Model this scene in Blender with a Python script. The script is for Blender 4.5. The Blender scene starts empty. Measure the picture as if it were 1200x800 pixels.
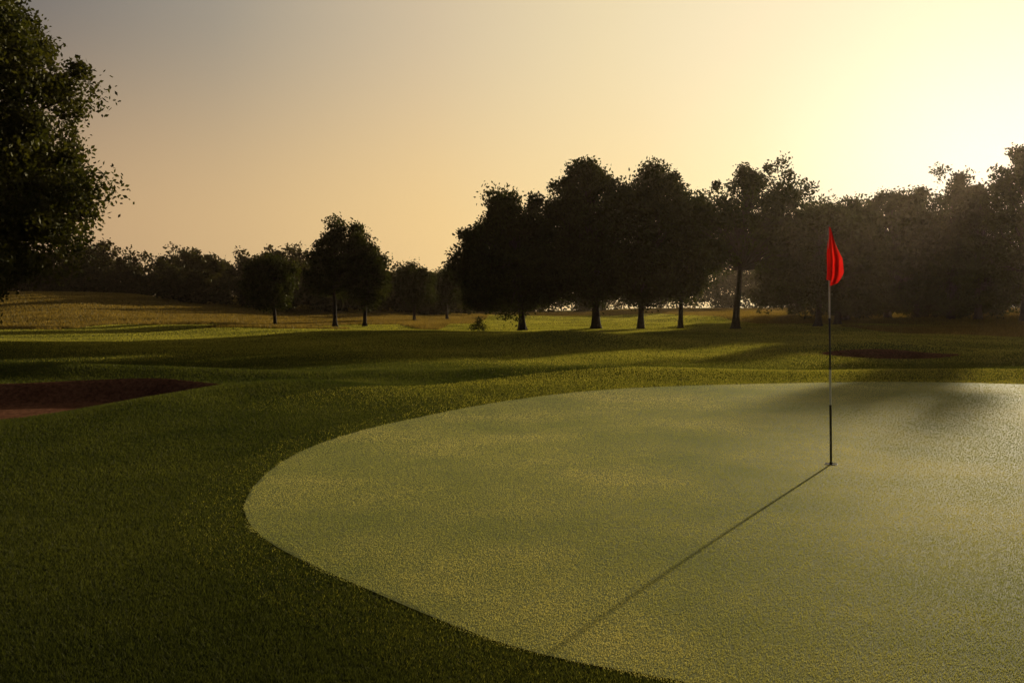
import bpy, math, random
import numpy as np
from mathutils import Vector
rng=np.random.default_rng(11)
scene=bpy.context.scene
SUN_EL=math.radians(11.5); SUN_AZ=math.radians(32.0)   # azimuth clockwise from +Y

# ---------------------------------------------------------------- helpers
def sstep(a,b,x):
    t=np.clip((x-a)/(b-a),0,1); return t*t*(3-2*t)
def catmull(pts,n=12):
    P=np.array(pts,float); N=len(P); out=[]
    for i in range(N):
        p0,p1,p2,p3=P[i-1],P[i],P[(i+1)%N],P[(i+2)%N]
        for k in range(n):
            t=k/n
            out.append(0.5*((2*p1)+(-p0+p2)*t+(2*p0-5*p1+4*p2-p3)*t*t+(-p0+3*p1-3*p2+p3)*t**3))
    return np.array(out)
class Star:
    def __init__(s,c,pts):
        s.c=np.array(c,float); q=catmull(pts)-s.c
        th=np.arctan2(q[:,1],q[:,0]); r=np.hypot(q[:,0],q[:,1]); o=np.argsort(th)
        th=th[o]; r=r[o]
        s.th=np.concatenate([th-2*np.pi,th,th+2*np.pi]); s.r=np.concatenate([r,r,r])
    def R(s,th): return np.interp(th,s.th,s.r)
    def sd(s,x,y):
        dx=x-s.c[0]; dy=y-s.c[1]
        return s.R(np.arctan2(dy,dx))-np.hypot(dx,dy)
green=Star((6,8.5),[(0.6,3.05),(0,3.37),(-0.75,4.1),(-1.45,4.95),(-1.9,6.05),(-2.08,7.7),(-1.86,9.3),(-1.1,11.2),(0,13.1),(1.6,14.7),(3.97,15.8),(6.8,16.2),(9.6,16),(13,14.6),(15,11.5),(15,7.5),(12.5,4),(8.5,2),(5,1.6),(2.5,2.1),(1.4,2.6)])
bunk1=Star((-9,13.2),[(-5.2,15.4),(-6.6,16.4),(-8,16.2),(-9.5,15.7),(-13,15.4),(-14.5,13),(-12,10.6),(-9,10.0),(-6.4,10.2),(-5.7,11.9),(-5.2,13.6)])
bunk2=Star((12.7,28.3),[(14.9,28.6),(14,29.9),(12.5,30.1),(11,29.7),(10.4,28.5),(11.1,27.2),(12.8,26.7),(14.2,27.3)])

def terrain(x,y):
    x=np.asarray(x,float); y=np.asarray(y,float)
    r=np.hypot(x,y)
    z=0.035*np.sin(x*0.5+0.8)*np.sin(y*0.42+0.3)+0.02*np.sin(x*0.9-y*0.7)
    z=z*sstep(0.5,4,r)
    far=sstep(18,45,r)
    z+=far*(0.14*np.sin(x*0.11+1.3)*np.cos(y*0.13+.4)+0.09*np.sin(x*0.23+y*0.19)+.045*np.sin(x*.5+2)*np.sin(y*.45-x*.1))
    e=sstep(-6,0,x)
    z+=e*(0.12*np.exp(-((y-18.2)/1.3)**2)-0.12*sstep(19,25,y)*(1-sstep(30,45,y)))
    z+=0.42*np.exp(-(((x-1.8)/3.0)**2+((y-38)/2.6)**2))
    z+=0.20*np.exp(-(((x+3.7)/1.5)**2+((y-14.2)/1.6)**2))
    z+=0.26*np.exp(-(((x+9.5)/5)**2+((y-17.6)/1.0)**2))
    z+=0.12*np.exp(-(((x+4.9)/0.6)**2+((y-11.6)/1.6)**2))
    z+=0.30*np.exp(-(((x-13.5)/3.5)**2+((y-31.2)/1.1)**2))
    z+=0.20*np.exp(-(((x-19)/4)**2+((y-27)/2.2)**2))
    z+=3.9*sstep(80,190,y-0.15*x)*sstep(0,-75,x)
    z+=.5*sstep(75,100,y)*sstep(-10,-40,x)*np.sin(x*.09+y*.06)
    z+=0.9*sstep(75,110,y)*sstep(15,35,x)
    z+=1.0*sstep(95,200,y)
    z-=0.36*sstep(0,0.8,bunk1.sd(x,y))
    z-=0.30*sstep(0,0.6,bunk2.sd(x,y))
    return z

def link(o,parent=None):
    scene.collection.objects.link(o)
    if parent: o.parent=parent
    return o
def mesh_np(name,V,F,mat,smooth=False,k=None,parent=None,uv=None):
    me=bpy.data.meshes.new(name)
    V=np.asarray(V,np.float32); F=np.asarray(F,np.int32)
    m,k=F.shape
    me.vertices.add(len(V)); me.vertices.foreach_set('co',V.ravel())
    me.loops.add(m*k); me.loops.foreach_set('vertex_index',F.ravel())
    me.polygons.add(m); me.polygons.foreach_set('loop_start',np.arange(0,m*k,k,dtype=np.int32))
    me.polygons.foreach_set('loop_total',np.full(m,k,np.int32))
    if smooth: me.polygons.foreach_set('use_smooth',np.ones(m,bool))
    me.update(calc_edges=True)
    me.materials.append(mat)
    return link(bpy.data.objects.new(name,me),parent)

# ---------------------------------------------------------------- materials
def newmat(name):
    m=bpy.data.materials.new(name); m.use_nodes=True
    nt=m.node_tree; nt.nodes.clear()
    out=nt.nodes.new('ShaderNodeOutputMaterial')
    return m,nt,out
def ramp(nt,fac,stops):
    n=nt.nodes.new('ShaderNodeValToRGB'); cr=n.color_ramp
    while len(cr.elements)>1: cr.elements.remove(cr.elements[-1])
    cr.elements[0].position=stops[0][0]; cr.elements[0].color=(*stops[0][1],1)
    for p,c in stops[1:]:
        e=cr.elements.new(p); e.color=(*c,1)
    nt.links.new(fac,n.inputs[0]); return n.outputs[0]
def noise(nt,scale,detail=4,rough=.55,coord=None,stretch=None):
    if coord is None:
        g=nt.nodes.new('ShaderNodeNewGeometry'); coord=g.outputs['Position']
    if stretch:
        mp=nt.nodes.new('ShaderNodeMapping'); mp.inputs['Scale'].default_value=stretch
        nt.links.new(coord,mp.inputs[0]); coord=mp.outputs[0]
    n=nt.nodes.new('ShaderNodeTexNoise'); n.inputs['Scale'].default_value=scale
    n.inputs['Detail'].default_value=detail; n.inputs['Roughness'].default_value=rough
    nt.links.new(coord,n.inputs['Vector']); return n.outputs['Fac']
def mixc(nt,f,a,b,mode='MIX'):
    n=nt.nodes.new('ShaderNodeMix'); n.data_type='RGBA'; n.blend_type=mode
    for s,v in ((n.inputs[0],f),(n.inputs[6],a),(n.inputs[7],b)):
        if isinstance(v,(int,float)): s.default_value=v
        elif isinstance(v,tuple): s.default_value=(*v,1)
        else: nt.links.new(v,s)
    return n.outputs[2]
def turf(name,stops,scale=0.35,fine=60,bump=0.6,bdist=0.02,rough=0.6,sheen=0.0,spec=.1):
    m,nt,out=newmat(name)
    p=nt.nodes.new('ShaderNodeBsdfPrincipled')
    c1=ramp(nt,noise(nt,scale,6,.6),stops)
    f=ramp(nt,noise(nt,fine,3,.7),[(0.3,(.45,.45,.45)),(0.7,(1.35,1.35,1.35))])
    nt.links.new(mixc(nt,1.0,c1,f,'MULTIPLY'),p.inputs['Base Color'])
    p.inputs['Roughness'].default_value=rough
    p.inputs['Specular IOR Level'].default_value=spec
    b=nt.nodes.new('ShaderNodeBump'); b.inputs['Strength'].default_value=bump; b.inputs['Distance'].default_value=bdist
    nt.links.new(noise(nt,fine*1.4,4,.7),b.inputs['Height']); nt.links.new(b.outputs[0],p.inputs['Normal'])
    nt.links.new(p.outputs[0],out.inputs[0]); return m
def leafy(name,stops,trans=0.5,gloss=0.06,grough=0.4,scale=0.4,tcol=(1.5,1.35,0.5),rnd=.38):
    m,nt,out=newmat(name)
    g=nt.nodes.new('ShaderNodeNewGeometry')
    base=ramp(nt,noise(nt,scale,4,.6),stops)
    rv=ramp(nt,g.outputs['Random Per Island'],[(0,(1-rnd,1-rnd,1-rnd)),(1,(1+rnd,1+rnd*.9,1+rnd*.3))])
    col=mixc(nt,1.0,base,rv,'MULTIPLY')
    d=nt.nodes.new('ShaderNodeBsdfDiffuse'); t=nt.nodes.new('ShaderNodeBsdfTranslucent'); gl=nt.nodes.new('ShaderNodeBsdfGlossy')
    gl.inputs['Roughness'].default_value=grough; gl.inputs['Color'].default_value=(.9,.88,.65,1)
    nt.links.new(col,d.inputs[0]); nt.links.new(mixc(nt,1.0,col,tcol,'MULTIPLY'),t.inputs[0])
    m1=nt.nodes.new('ShaderNodeMixShader'); m1.inputs[0].default_value=trans
    nt.links.new(d.outputs[0],m1.inputs[1]); nt.links.new(t.outputs[0],m1.inputs[2])
    m2=nt.nodes.new('ShaderNodeMixShader'); m2.inputs[0].default_value=gloss
    nt.links.new(m1.outputs[0],m2.inputs[1]); nt.links.new(gl.outputs[0],m2.inputs[2])
    nt.links.new(m2.outputs[0],out.inputs[0]); return m
def simple(name,col,rough=.5,spec=.5,n=None,var=.3):
    m,nt,out=newmat(name); p=nt.nodes.new('ShaderNodeBsdfPrincipled')
    if n:
        f=ramp(nt,noise(nt,n,4),[(0.3,tuple(c*(1-var) for c in col)),(0.7,tuple(c*(1+var) for c in col))])
        nt.links.new(f,p.inputs['Base Color'])
        b=nt.nodes.new('ShaderNodeBump'); b.inputs['Strength'].default_value=.3; b.inputs['Distance'].default_value=.02
        nt.links.new(noise(nt,n*2,5),b.inputs['Height']); nt.links.new(b.outputs[0],p.inputs['Normal'])
    else: p.inputs['Base Color'].default_value=(*col,1)
    p.inputs['Roughness'].default_value=rough; p.inputs['Specular IOR Level'].default_value=spec
    nt.links.new(p.outputs[0],out.inputs[0]); return m

M_ground=turf('fairway_turf',[(0.3,(.04,.052,.014)),(0.55,(.062,.072,.02)),(0.75,(.095,.085,.03))],scale=.12,fine=25,bump=.8,bdist=.05,spec=.0,rough=1)
M_green=turf('green_turf',[(0.3,(.14,.16,.052)),(0.7,(.21,.215,.078))],scale=.5,fine=120,bump=.4,bdist=.003,spec=.025,rough=.75)
M_sand=turf('sand',[(0.3,(.10,.045,.026)),(0.7,(.17,.08,.045))],scale=1.2,fine=14,bump=.9,bdist=.05,rough=1,spec=0)
M_bl_green=leafy('green_blades',[(0.36,(.29,.325,.115)),(0.50,(.42,.425,.165)),(0.63,(.60,.56,.25))],trans=.5,gloss=.03,grough=.55,scale=.42,tcol=(1.16,1.08,.62),rnd=.18)  # blotchy tone: turf patches plus dappled light put into the colour
M_bl_rough=leafy('rough_blades',[(0.33,(.032,.044,.013)),(0.67,(.078,.090,.027))],trans=.45,gloss=.008,grough=.5,scale=.5,tcol=(1.4,1.3,.6))
M_bl_fair=leafy('fairway_blades',[(0.3,(.12,.13,.034)),(0.7,(.28,.275,.085))],trans=.55,gloss=.012,grough=.5,scale=.15,tcol=(1.65,1.5,.6))
M_bl_mead=leafy('meadow_blades',[(0.3,(.11,.09,.032)),(0.7,(.20,.16,.065))],trans=.5,gloss=.01,scale=.15,tcol=(1.4,1.15,.5))
M_leaf=leafy('leaves',[(0.35,(.016,.023,.007)),(0.65,(.034,.040,.012))],trans=.35,gloss=.012,grough=.5,scale=.5)
M_leaf_near=leafy('lime_leaves',[(0.35,(.024,.031,.009)),(0.65,(.052,.054,.015))],trans=.4,gloss=.02,grough=.5,scale=.6)
M_leaf_far=leafy('far_leaves',[(0.35,(.020,.022,.011)),(0.65,(.036,.034,.018))],trans=.35,gloss=.01,scale=.08)  # browner leaf tone puts some distance haze into the colour
M_bark=simple('bark',(.04,.03,.022),.9,.1,n=6)

# ---------------------------------------------------------------- ground
def build_ground():
    rr=np.concatenate([[0.25],np.geomspace(0.8,1500,640)])
    a_f=np.linspace(-75,75,1000); a_b=np.linspace(75,285,120)[1:-1]
    A=np.radians(np.concatenate([a_f,a_b])); n=len(A)
    X=rr[:,None]*np.sin(A)[None]; Y=rr[:,None]*np.cos(A)[None]
    Z=terrain(X,Y)
    for b in (bunk1,bunk2): Z-=0.07*sstep(0.03,0.25,b.sd(X,Y))
    V=np.stack([X,Y,Z],-1).reshape(-1,3)
    i=np.arange(len(rr)-1)[:,None]*n; j=np.arange(n)[None]; j2=(j+1)%n
    F=np.stack([i+j,i+n+j,i+n+j2,i+j2],-1).reshape(-1,4)[:,::-1]
    o=mesh_np('ground',V,F,M_ground,True)
build_ground()
def sheet(name,star,mat,dz,nr=70,na=320):
    th=np.linspace(-np.pi,np.pi,na,endpoint=False); R=star.R(th)
    s=np.linspace(0.01,1,nr)
    X=star.c[0]+s[:,None]*(R*np.cos(th))[None]; Y=star.c[1]+s[:,None]*(R*np.sin(th))[None]
    V=np.stack([X,Y,terrain(X,Y)+dz],-1).reshape(-1,3)
    i=np.arange(nr-1)[:,None]*na; j=np.arange(na)[None]; j2=(j+1)%na
    F=np.stack([i+j,i+na+j,i+na+j2,i+j2],-1).reshape(-1,4)
    return mesh_np(name,V,F,mat,True)
sheet('putting_green',green,M_green,.006)
sheet('sand_bunker',bunk1,M_sand,.012)
sheet('sand_bunker',bunk2,M_sand,.012,40,160)

# ---------------------------------------------------------------- grass blades
def blades(name,x,y,h,w,mat,lean=.5,dz=-.002):
    n=len(x); z=terrain(x,y)+dz
    a=rng.uniform(0,2*np.pi,n); dx=np.cos(a)*w*.5; dy=np.sin(a)*w*.5
    la=rng.uniform(0,2*np.pi,n); ll=h*rng.uniform(0,lean,n)
    V=np.empty((n,3,3),np.float32)
    V[:,0]=np.stack([x-dx,y-dy,z],-1); V[:,1]=np.stack([x+dx,y+dy,z],-1)
    V[:,2]=np.stack([x+np.cos(la)*ll,y+np.sin(la)*ll,z+h],-1)
    return mesh_np(name,V.reshape(-1,3),np.arange(n*3).reshape(-1,3),mat)
HX,HY=2.85,7.58
N=3300000
r=np.exp(rng.uniform(math.log(2.0),math.log(230),N)); a=np.radians(rng.uniform(-37,37,N))
x=r*np.sin(a); y=r*np.cos(a)
sg=green.sd(x,y); b1=bunk1.sd(x,y); b2=bunk2.sd(x,y)
wob=.015*np.sin(x*9)+.015*np.sin(y*11+x*5)+rng.normal(0,.012,N)
ing=sg>wob; inb=(b1>.05)|(b2>.05)
hole=np.hypot(x-HX,y-HY)<.06
sel=ing&~hole
rs=r[sel]
blades('putting_green_grass',x[sel],y[sel],.0042*rng.uniform(.6,1.5,sel.sum())*(1+.03*rs),.0006*rs+.0004,M_bl_green,1.0,.0055)
nz=np.sin(x*.13+1)*np.sin(y*.09+.5)+.5*np.sin(x*.31+y*.21)
park=(x>-4)&(x<26)&(y<150)
mead=(~ing)&(~inb)&(~park)&(((y>62)&(x<-6)&(nz>.1))|((y>50)&(x>20)&(nz>-.5))|(y>85))
collar=(sg>-2.6)*np.clip((y-11)/5,0,1)+(sg>-.45)*.14
fair=(~ing)&(~inb)&(~mead)&(rng.random(N)<np.clip(sstep(15,30,y+.35*np.minimum(x,0)+1.5*np.sin(x*.4))*.85+collar*.7,0,.9))
sel=(~ing)&(~inb)&(~mead)&(~fair)
rs=r[sel]; edge=np.clip(-sg[sel]/.6,0,1)
hh=(.010+.006*edge+.010*sstep(1.5,5,-sg[sel])+.0004*rs)*rng.uniform(.6,1.4,sel.sum())
blades('rough_grass',x[sel],y[sel],hh,.0008*rs+.0005,M_bl_rough,1.1)
sel=fair; rs=r[sel]
blades('fairway_grass',x[sel],y[sel],(.010+.0006*rs)*rng.uniform(.6,1.4,sel.sum()),.0008*rs+.0005,M_bl_fair,1.0)
sel=mead; rs=r[sel]
blades('meadow_grass',x[sel],y[sel],.22*rng.uniform(.4,1.4,sel.sum()),.0009*rs,M_bl_mead,.5)

# ---------------------------------------------------------------- trees
def tube(path,radii,ns=7):
    P=np.array(path,float); n=len(P); V=[];F=[]
    for i in range(n):
        d=P[min(i+1,n-1)]-P[max(i-1,0)]; d/=np.linalg.norm(d)+1e-9
        u=np.cross(d,[0,1,0] if abs(d[1])<.9 else [1,0,0]); u/=np.linalg.norm(u); v=np.cross(d,u)
        for k in range(ns):
            t=2*np.pi*k/ns; V.append(P[i]+radii[i]*(np.cos(t)*u+np.sin(t)*v))
    for i in range(n-1):
        for k in range(ns):
            k2=(k+1)%ns; F.append((i*ns+k,i*ns+k2,(i+1)*ns+k2,(i+1)*ns+k))
    return V,F
def leaves(C,R,per,size,flat=.85):
    n=len(C); idx=np.repeat(np.arange(n),per); m=len(idx)
    d=rng.normal(size=(m,3)); d/=np.linalg.norm(d,axis=1)[:,None]
    rad=R[idx]*rng.uniform(0.15,1.0,m)**.6*rng.choice([1,1,1,1.25,1.5],m)
    p=C[idx]+d*rad[:,None]*np.array([1,1,flat])
    u=rng.normal(size=(m,3)); u/=np.linalg.norm(u,axis=1)[:,None]
    w=rng.normal(size=(m,3)); v=np.cross(u,w); v/=np.linalg.norm(v,axis=1)[:,None]
    s=size*rng.uniform(.6,1.3,m)[:,None]
    V=np.empty((m,4,3)); V[:,0]=p-u*s*.6; V[:,1]=p+v*s*.33; V[:,2]=p+u*s*.6; V[:,3]=p-v*s*.33
    return V.reshape(-1,3),np.arange(m*4).reshape(-1,4)
def crown_points(ells,n,yscale,shell=.55):
    vol=np.array([e[2]*e[3]*e[2] for e in ells])**.75; vol/=vol.sum(); out=[]
    for e,f in zip(ells,vol):
        k=max(5,int(n*f)); d=rng.normal(size=(k,3)); d/=np.linalg.norm(d,axis=1)[:,None]
        rr=rng.uniform(shell**3,1,k)**(1/3)
        rr*=rng.uniform(.84,1.06,k)
        out.append(np.stack([e[0]+d[:,0]*rr*e[2],d[:,1]*rr*e[2]*yscale,e[1]+d[:,2]*rr*e[3]],-1))
    return np.vstack(out)
def tree(name,X,Y,ells,ncl=90,per=220,leaf=.23,crad=.95,tr=.28,shell=.4,mat=None,lean=0,limbs=7,yscale=.95,leafname='crown',inset=.45):
    zb=float(terrain(X,Y))
    e=[(q[0]-X,q[1]-zb,q[2]-crad*inset,q[3]-crad*inset) for q in ells]
    par=link(bpy.data.objects.new(name,None)); par.location=(X,Y,zb)
    C=crown_points(e,ncl,yscale,shell); C[:,2]=np.maximum(C[:,2],crad*.7+.3)
    R=crad*rng.uniform(.5,1.15,len(C))
    V,F=leaves(C,R,per,leaf)
    mesh_np(leafname,V,F,mat or M_leaf,parent=par)
    top=max(q[1]+q[3] for q in e); low=min(q[1]-q[3] for q in e)
    cx=sum(q[0]*q[2] for q in e)/sum(q[2] for q in e)
    VV=[];FF=[]
    def add(path,rad,ns=7):
        v,f=tube(path,rad,ns); o=len(VV); VV.extend(v); FF.extend([tuple(i+o for i in q) for q in f])
    fork=max(1.6,min(low+.25*(top-low),top*.35))
    tp=[]; nseg=9
    H=top*.86
    for i in range(nseg+1):
        t=i/nseg; tp.append((cx*t**1.4+.12*math.sin(t*7+X)*t,.1*math.sin(t*5+Y)*t,-.25+t*(H+.25)))
    add(tp,[tr*(1.5 if i==0 else 1)*(1-.92*(i/nseg)**1.1)+.015 for i in range(nseg+1)],9)
    tp=np.array(tp)
    for k in range(limbs):
        an=2*math.pi*k/limbs+X; add([(0+tr*.5*math.cos(an),tr*.5*math.sin(an),.5),(tr*1.9*math.cos(an),tr*1.9*math.sin(an),-.15)],[tr*.4,tr*.15],5)
    ang=np.arctan2(C[:,1]-tp[4,1],C[:,0]-cx)
    for c,az in zip(C,ang):
        hz=max(fork,min(c[2]*.62,H*.9)); t=(hz+.25)/(H+.25); i=min(int(t*nseg),nseg-1); f=t*nseg-i
        s=tp[i]*(1-f)+tp[i+1]*f
        L=np.linalg.norm(c-s); mid=s*.45+c*.55+np.array([rng.normal()*.08*L,rng.normal()*.08*L,.10*L])
        q1=s*.75+c*.25+np.array([0,0,.03*L])
        r0=tr*(1-.85*t)*.42+.012
        add([s,q1,mid,c],[r0,r0*.75,r0*.5,.012],5)
    mesh_np('trunk_and_limbs',VV,FF,M_bark,True,parent=par)
    return par

T='oak_tree'
tree(T,0.8,66,[(-.3,5.9,4.4,5.1),(-2.4,4.0,2.7,3.1),(2.1,4.2,3.0,3)],ncl=290,tr=.27)
tree(T,6.6,67,[(5.9,8.7,3.8,5.3),(6.2,4.5,3.9,3.0)],ncl=270,tr=.31)
tree(T,10.4,69,[(11.3,8.6,3.4,5.0),(10.9,4.5,3.3,2.9)],ncl=220,tr=.24)
tree(T,14.2,72,[(14.8,7.2,2.9,4.7),(14.2,4.3,2.4,2.4)],ncl=140,tr=.2)
tree('maple_tree',17.8,68,[(19.6,9.5,4.5,4.1),(15.9,8.0,2.6,2.9),(21.2,6.6,3.0,2.7),(16.6,5.6,1.8,1.5)],ncl=205,per=150,crad=.8,tr=.28)
tree(T,25.8,72,[(26.3,6.2,4.6,4.8),(29,4.4,2.6,3.4),(23.6,4.6,2.4,2.9)],ncl=240,tr=.27)
tree(T,30.5,80,[(30.5,8.0,4.6,4.2),(31,4,4,3.2)],ncl=180,tr=.3)
R=[(36,92,3.8,12.8,180),(41.8,95,4.4,14.9,190),(46,97,4.2,16.0,190),(47.3,92,3.6,16.9,180),(48.6,89,3.2,14.8,170),(50.4,84,3.6,18.3,140),(55.4,84,3.2,20.0,120),(62,86,5,18,170),(68,84,5,19,170),(75,82,5,18,170)]  # the tallest tree, out of view at right, is shaped to shade the green
for X,Y,rx,top,nc in R:
    tree('woodland_tree',X,Y,[(X,top*.66,rx,top*.36),(X+.8,top*.32,rx*1.1,top*.30)],ncl=nc,per=170,leaf=.29,crad=1.15,tr=.35,mat=M_leaf)
tree(T,-16.6,80,[(-16,6.4,3.1,3.9),(-17.6,4.6,2,2.4)],ncl=120,tr=.2)
tree(T,-13.8,80,[(-13.6,4.8,2.4,3.2)],ncl=80,tr=.17)
tree(T,-23.6,85,[(-23.8,4.1,3.2,3.0)],ncl=100,tr=.18)
tree(T,-12.6,110,[(-12.6,4.8,2.9,3.3)],ncl=80,tr=.2)
tree(T,-9,118,[(-9,4.4,3,3)],ncl=60,tr=.2)
tree('lime_tree',-20.2,28,[(-19.3,8.8,5.5,6.8),(-17.9,5.4,4.8,3.3),(-18.3,2.8,3.3,2.5)],ncl=470,per=430,leaf=.14,crad=.8,tr=.42,shell=.5,mat=M_leaf_near)
V,F=leaves(np.array([[0,0,.45],[.4,.1,.4],[-.35,.1,.35],[.1,0,.85]]),np.array([.45,.4,.35,.35]),160,.12)
b=mesh_np('bush',V,F,M_leaf); b.location=(-2.6,65,float(terrain(-2.6,65)))

def mass(name,items,leaf=.7):
    Vs=[];Fs=[];off=0
    for X,Y,rx,top in items:
        zb=float(terrain(X,Y))
        e=[(X,zb+top*.58,rx,top*.42),(X,zb+top*.28,rx*1.15,top*.3)]
        C=crown_points(e,34,.8,.5); C[:,1]+=Y
        V,F=leaves(C,1.5*rng.uniform(.7,1.2,len(C))*(rx/5.5),70,leaf)
        Vs.append(V);Fs.append(F+off);off+=len(V)
    return mesh_np(name,np.vstack(Vs),np.vstack(Fs),M_leaf_far)
items=[]
for i in range(96):
    X=-175+i*1.9+rng.normal()*1; Y=195+rng.uniform(-12,12)
    items.append((X,Y,rng.uniform(4,6.5),rng.uniform(8.5,12.5)))
for i in range(60):
    X=-10+i*3.2; Y=205+rng.uniform(-12,20)
    items.append((X,Y,rng.uniform(5,7),rng.uniform(11,16)))
for i in range(34):
    X=-62+i*1.6; Y=150+rng.uniform(-8,12)
    if rng.random()<.65: items.append((X,Y,rng.uniform(3,4.5),rng.uniform(5.5,8.5)))
mass('distant_tree_line',items,.6)
items=[(32+i*2.4,100+rng.uniform(-3,8),4,rng.uniform(6,10)) for i in range(24)]
mass('woodland_undergrowth',items,.45)

# ---------------------------------------------------------------- flagstick
def flagstick():
    zb=float(terrain(HX,HY))
    par=link(bpy.data.objects.new('golf_flagstick',None)); par.location=(HX,HY,zb)
    par.rotation_euler=(0,math.radians(-1.3),0)
    Mw=simple('white_pole',(.75,.74,.70),.35,.5); Mk=simple('black_pole',(.012,.012,.013),.35,.5)
    def cyl(name,z0,z1,r0,r1,mat,ns=20):
        v,f=tube([(0,0,z0),(0,0,z1)],[r0,r1],ns); v=list(v)+[np.array([0,0,z0]),np.array([0,0,z1])]
        me=bpy.data.meshes.new(name); F=[tuple(q) for q in f]
        for k in range(ns): F.append((k,ns*2,(k+1)%ns)); F.append((ns+k,ns+(k+1)%ns,ns*2+1))
        me.from_pydata([tuple(map(float,q)) for q in v],[],F); me.materials.append(mat)
        o=link(bpy.data.objects.new(name,me),par); return o
    zs=[(-.10,.53,Mk),(.53,.86,Mw),(.86,1.30,Mk),(1.30,2.11,Mw)]
    for i,(a0,b0,m) in enumerate(zs):
        cyl('pole_section_%d'%(i+1),a0,b0,.0100-.0010*i,.0100-.0010*i,m)
    cyl('ferrule',-.05,.03,.016,.012,Mk); cyl('top_knob',2.11,2.135,.008,.004,Mk)
    for zc in (.53,.86,1.30): cyl('collar',zc-.008,zc+.008,.0108,.0108,Mk)
    nu,nv=64,44; V=[];F=[]
    for j in range(nv+1):
        t=j/nv
        z=2.12-t*.47
        wd=.018+.105*min(1,(t/.55))**1.1*(1-.45*max(0,(t-.82)/.18)**1.5)
        for i in range(nu+1):
            u=i/nu
            xx=-.022*min(1,t*2)+u*wd+.010*math.sin(u*18+t*3)*min(1,t*2)
            yy=-.012+(.030*math.sin(u*15.5+t*2.2)+.012*math.sin(u*31+t*5))*min(1,.25+t*1.2)
            dz=-.035*u*(1-t)-.05*math.sin(u*math.pi*.9)*t*t+.012*math.sin(u*12)*t
            V.append((xx,yy,z+dz))
    for j in range(nv):
        for i in range(nu):
            a0=j*(nu+1)+i; F.append((a0,a0+1,a0+nu+2,a0+nu+1))
    m,nt,out=newmat('flag_cloth')
    d=nt.nodes.new('ShaderNodeBsdfDiffuse'); t=nt.nodes.new('ShaderNodeBsdfTranslucent'); mx=nt.nodes.new('ShaderNodeMixShader')
    c=ramp(nt,noise(nt,9,3),[(.3,(.55,.010,.008)),(.7,(.74,.020,.012))])
    nt.links.new(c,d.inputs[0]); nt.links.new(c,t.inputs[0]); mx.inputs[0].default_value=.5
    nt.links.new(d.outputs[0],mx.inputs[1]); nt.links.new(t.outputs[0],mx.inputs[2]); nt.links.new(mx.outputs[0],out.inputs[0])
    mesh_np('flag',V,F,m,True,parent=par)
    h=link(bpy.data.objects.new('golf_hole',None)); h.location=(HX,HY,zb)
    th=np.linspace(0,2*np.pi,48,endpoint=False)
    ring=np.array([[np.cos(q)*rr,np.sin(q)*rr,zz] for rr,zz in ((.058,.009),(.054,.0115),(.0535,.0085)) for q in th])
    F=[(i*48+k,i*48+(k+1)%48,(i+1)*48+(k+1)%48,(i+1)*48+k) for i in range(2) for k in range(48)]
    mesh_np('cup_rim',ring,F,simple('cup_rim',(.05,.05,.04),.6),parent=h)
    V=[(0,0,.0085)]+[(math.cos(q)*.0535,math.sin(q)*.0535,.0085) for q in th]
    mesh_np('cup_shade_disc',V,[(0,k+1,(k+1)%48+1) for k in range(48)],simple('cup_shade',(.006,.006,.005),.9,.1),parent=h)  # flat dark disc painted as the shade inside the hole; no real depth
flagstick()

# ---------------------------------------------------------------- morning haze (real scattering volume)
v=[(sx,sy,sz) for sx in (-320,320) for sy in (-40,330) for sz in (-3,32)]
me=bpy.data.meshes.new('morning_haze'); me.from_pydata(v,[],[(0,1,3,2),(4,6,7,5),(0,4,5,1),(2,3,7,6),(0,2,6,4),(1,5,7,3)])
hz=link(bpy.data.objects.new('morning_haze',me))
m,nt,out=newmat('haze'); vs=nt.nodes.new('ShaderNodeVolumeScatter')
vs.inputs['Color'].default_value=(1,.78,.56,1); vs.inputs['Density'].default_value=.00012; vs.inputs['Anisotropy'].default_value=.74
nt.links.new(vs.outputs[0],out.inputs['Volume']); me.materials.append(m)

# ---------------------------------------------------------------- world, sun, camera
def lin(c): return tuple(((q/255)/12.92 if q<=10 else (((q/255)+.055)/1.055)**2.4) for q in c)
w=bpy.data.worlds.new('World'); scene.world=w; w.use_nodes=True
nt=w.node_tree; nt.nodes.clear()
out=nt.nodes.new('ShaderNodeOutputWorld'); bg=nt.nodes.new('ShaderNodeBackground')
sky=nt.nodes.new('ShaderNodeTexSky'); sky.sky_type='NISHITA'; sky.sun_disc=False
sky.sun_elevation=SUN_EL; sky.sun_rotation=SUN_AZ; sky.air_density=1.6; sky.dust_density=3; sky.ozone_density=0.5
dv=Vector((math.sin(SUN_AZ)*math.cos(SUN_EL),math.cos(SUN_AZ)*math.cos(SUN_EL),math.sin(SUN_EL)))
tc=nt.nodes.new('ShaderNodeTexCoord')
dot=nt.nodes.new('ShaderNodeVectorMath'); dot.operation='DOT_PRODUCT'; dot.inputs[1].default_value=dv
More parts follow.
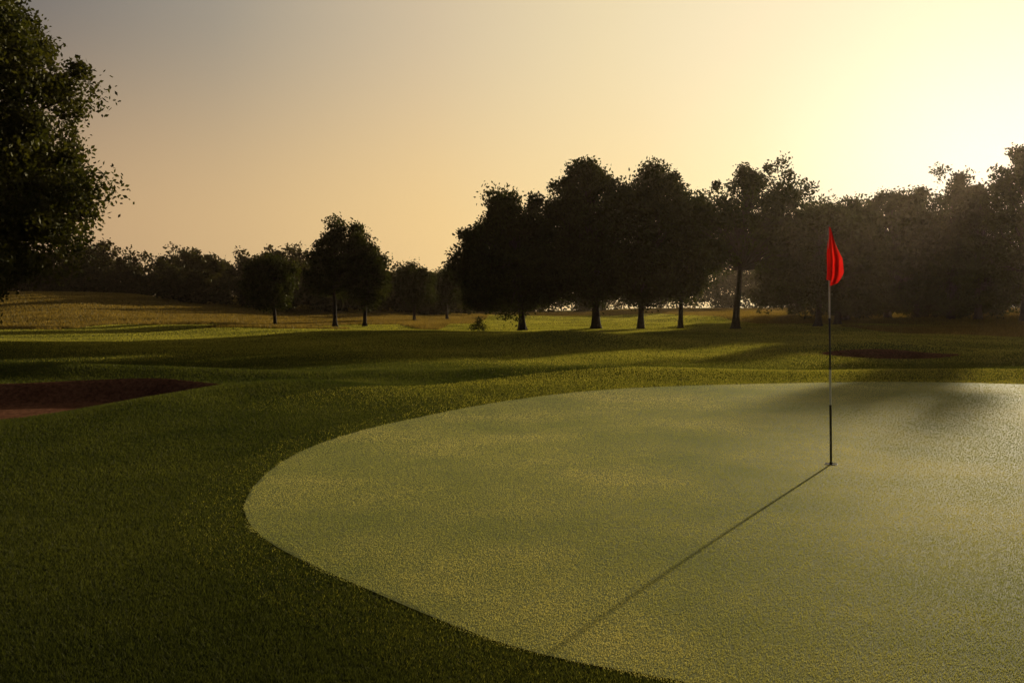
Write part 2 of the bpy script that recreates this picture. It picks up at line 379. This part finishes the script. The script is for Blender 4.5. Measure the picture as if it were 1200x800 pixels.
nt.links.new(tc.outputs['Generated'],dot.inputs[0])
mr=nt.nodes.new('ShaderNodeMapRange'); mr.inputs['From Min'].default_value=-1; nt.links.new(dot.outputs['Value'],mr.inputs[0])
def f(d): return (d+1)/2
Hs=[(-1,(60,58,62)),(0,(95,80,70)),(.5,(192,158,120)),(.65,(214,180,132)),(.8,(240,204,144)),(.92,(251,223,165)),(.96,(254,236,186)),(.985,(255,249,218)),(1,(255,255,242))]
Us=[(-1,(42,46,56)),(0,(58,60,66)),(.5,(114,110,108)),(.65,(158,148,133)),(.8,(210,190,158)),(.9,(236,217,175)),(.97,(247,232,195)),(1,(251,240,208))]
hr=ramp(nt,mr.outputs[0],[(f(d),lin(c)) for d,c in Hs]); ur=ramp(nt,mr.outputs[0],[(f(d),lin(c)) for d,c in Us])
sp=nt.nodes.new('ShaderNodeSeparateXYZ'); nt.links.new(tc.outputs['Generated'],sp.inputs[0])
me2=nt.nodes.new('ShaderNodeMapRange'); me2.interpolation_type='SMOOTHSTEP'; me2.inputs['From Min'].default_value=.08; me2.inputs['From Max'].default_value=.34
nt.links.new(sp.outputs['Z'],me2.inputs[0])
haze=mixc(nt,me2.outputs[0],hr,ur)
haze10=mixc(nt,1.0,haze,(10,10,10),'MULTIPLY')
col=mixc(nt,.95,sky.outputs[0],haze10)
nt.links.new(col,bg.inputs[0]); bg.inputs[1].default_value=.10
nt.links.new(bg.outputs[0],out.inputs[0])
L=bpy.data.lights.new('sun','SUN'); L.energy=5; L.angle=math.radians(.5); L.color=(1,.84,.58)
so=link(bpy.data.objects.new('sun',L))
so.rotation_euler=dv.to_track_quat('Z','Y').to_euler()
cam=bpy.data.cameras.new('camera'); cam.lens=30; cam.sensor_width=36; cam.clip_end=4000; cam.clip_start=.05
co=link(bpy.data.objects.new('camera',cam)); co.location=(0,0,1.35); co.rotation_euler=(math.radians(88),0,0)
scene.camera=co
scene.view_settings.view_transform='Standard'; scene.view_settings.look='None'; scene.view_settings.exposure=0
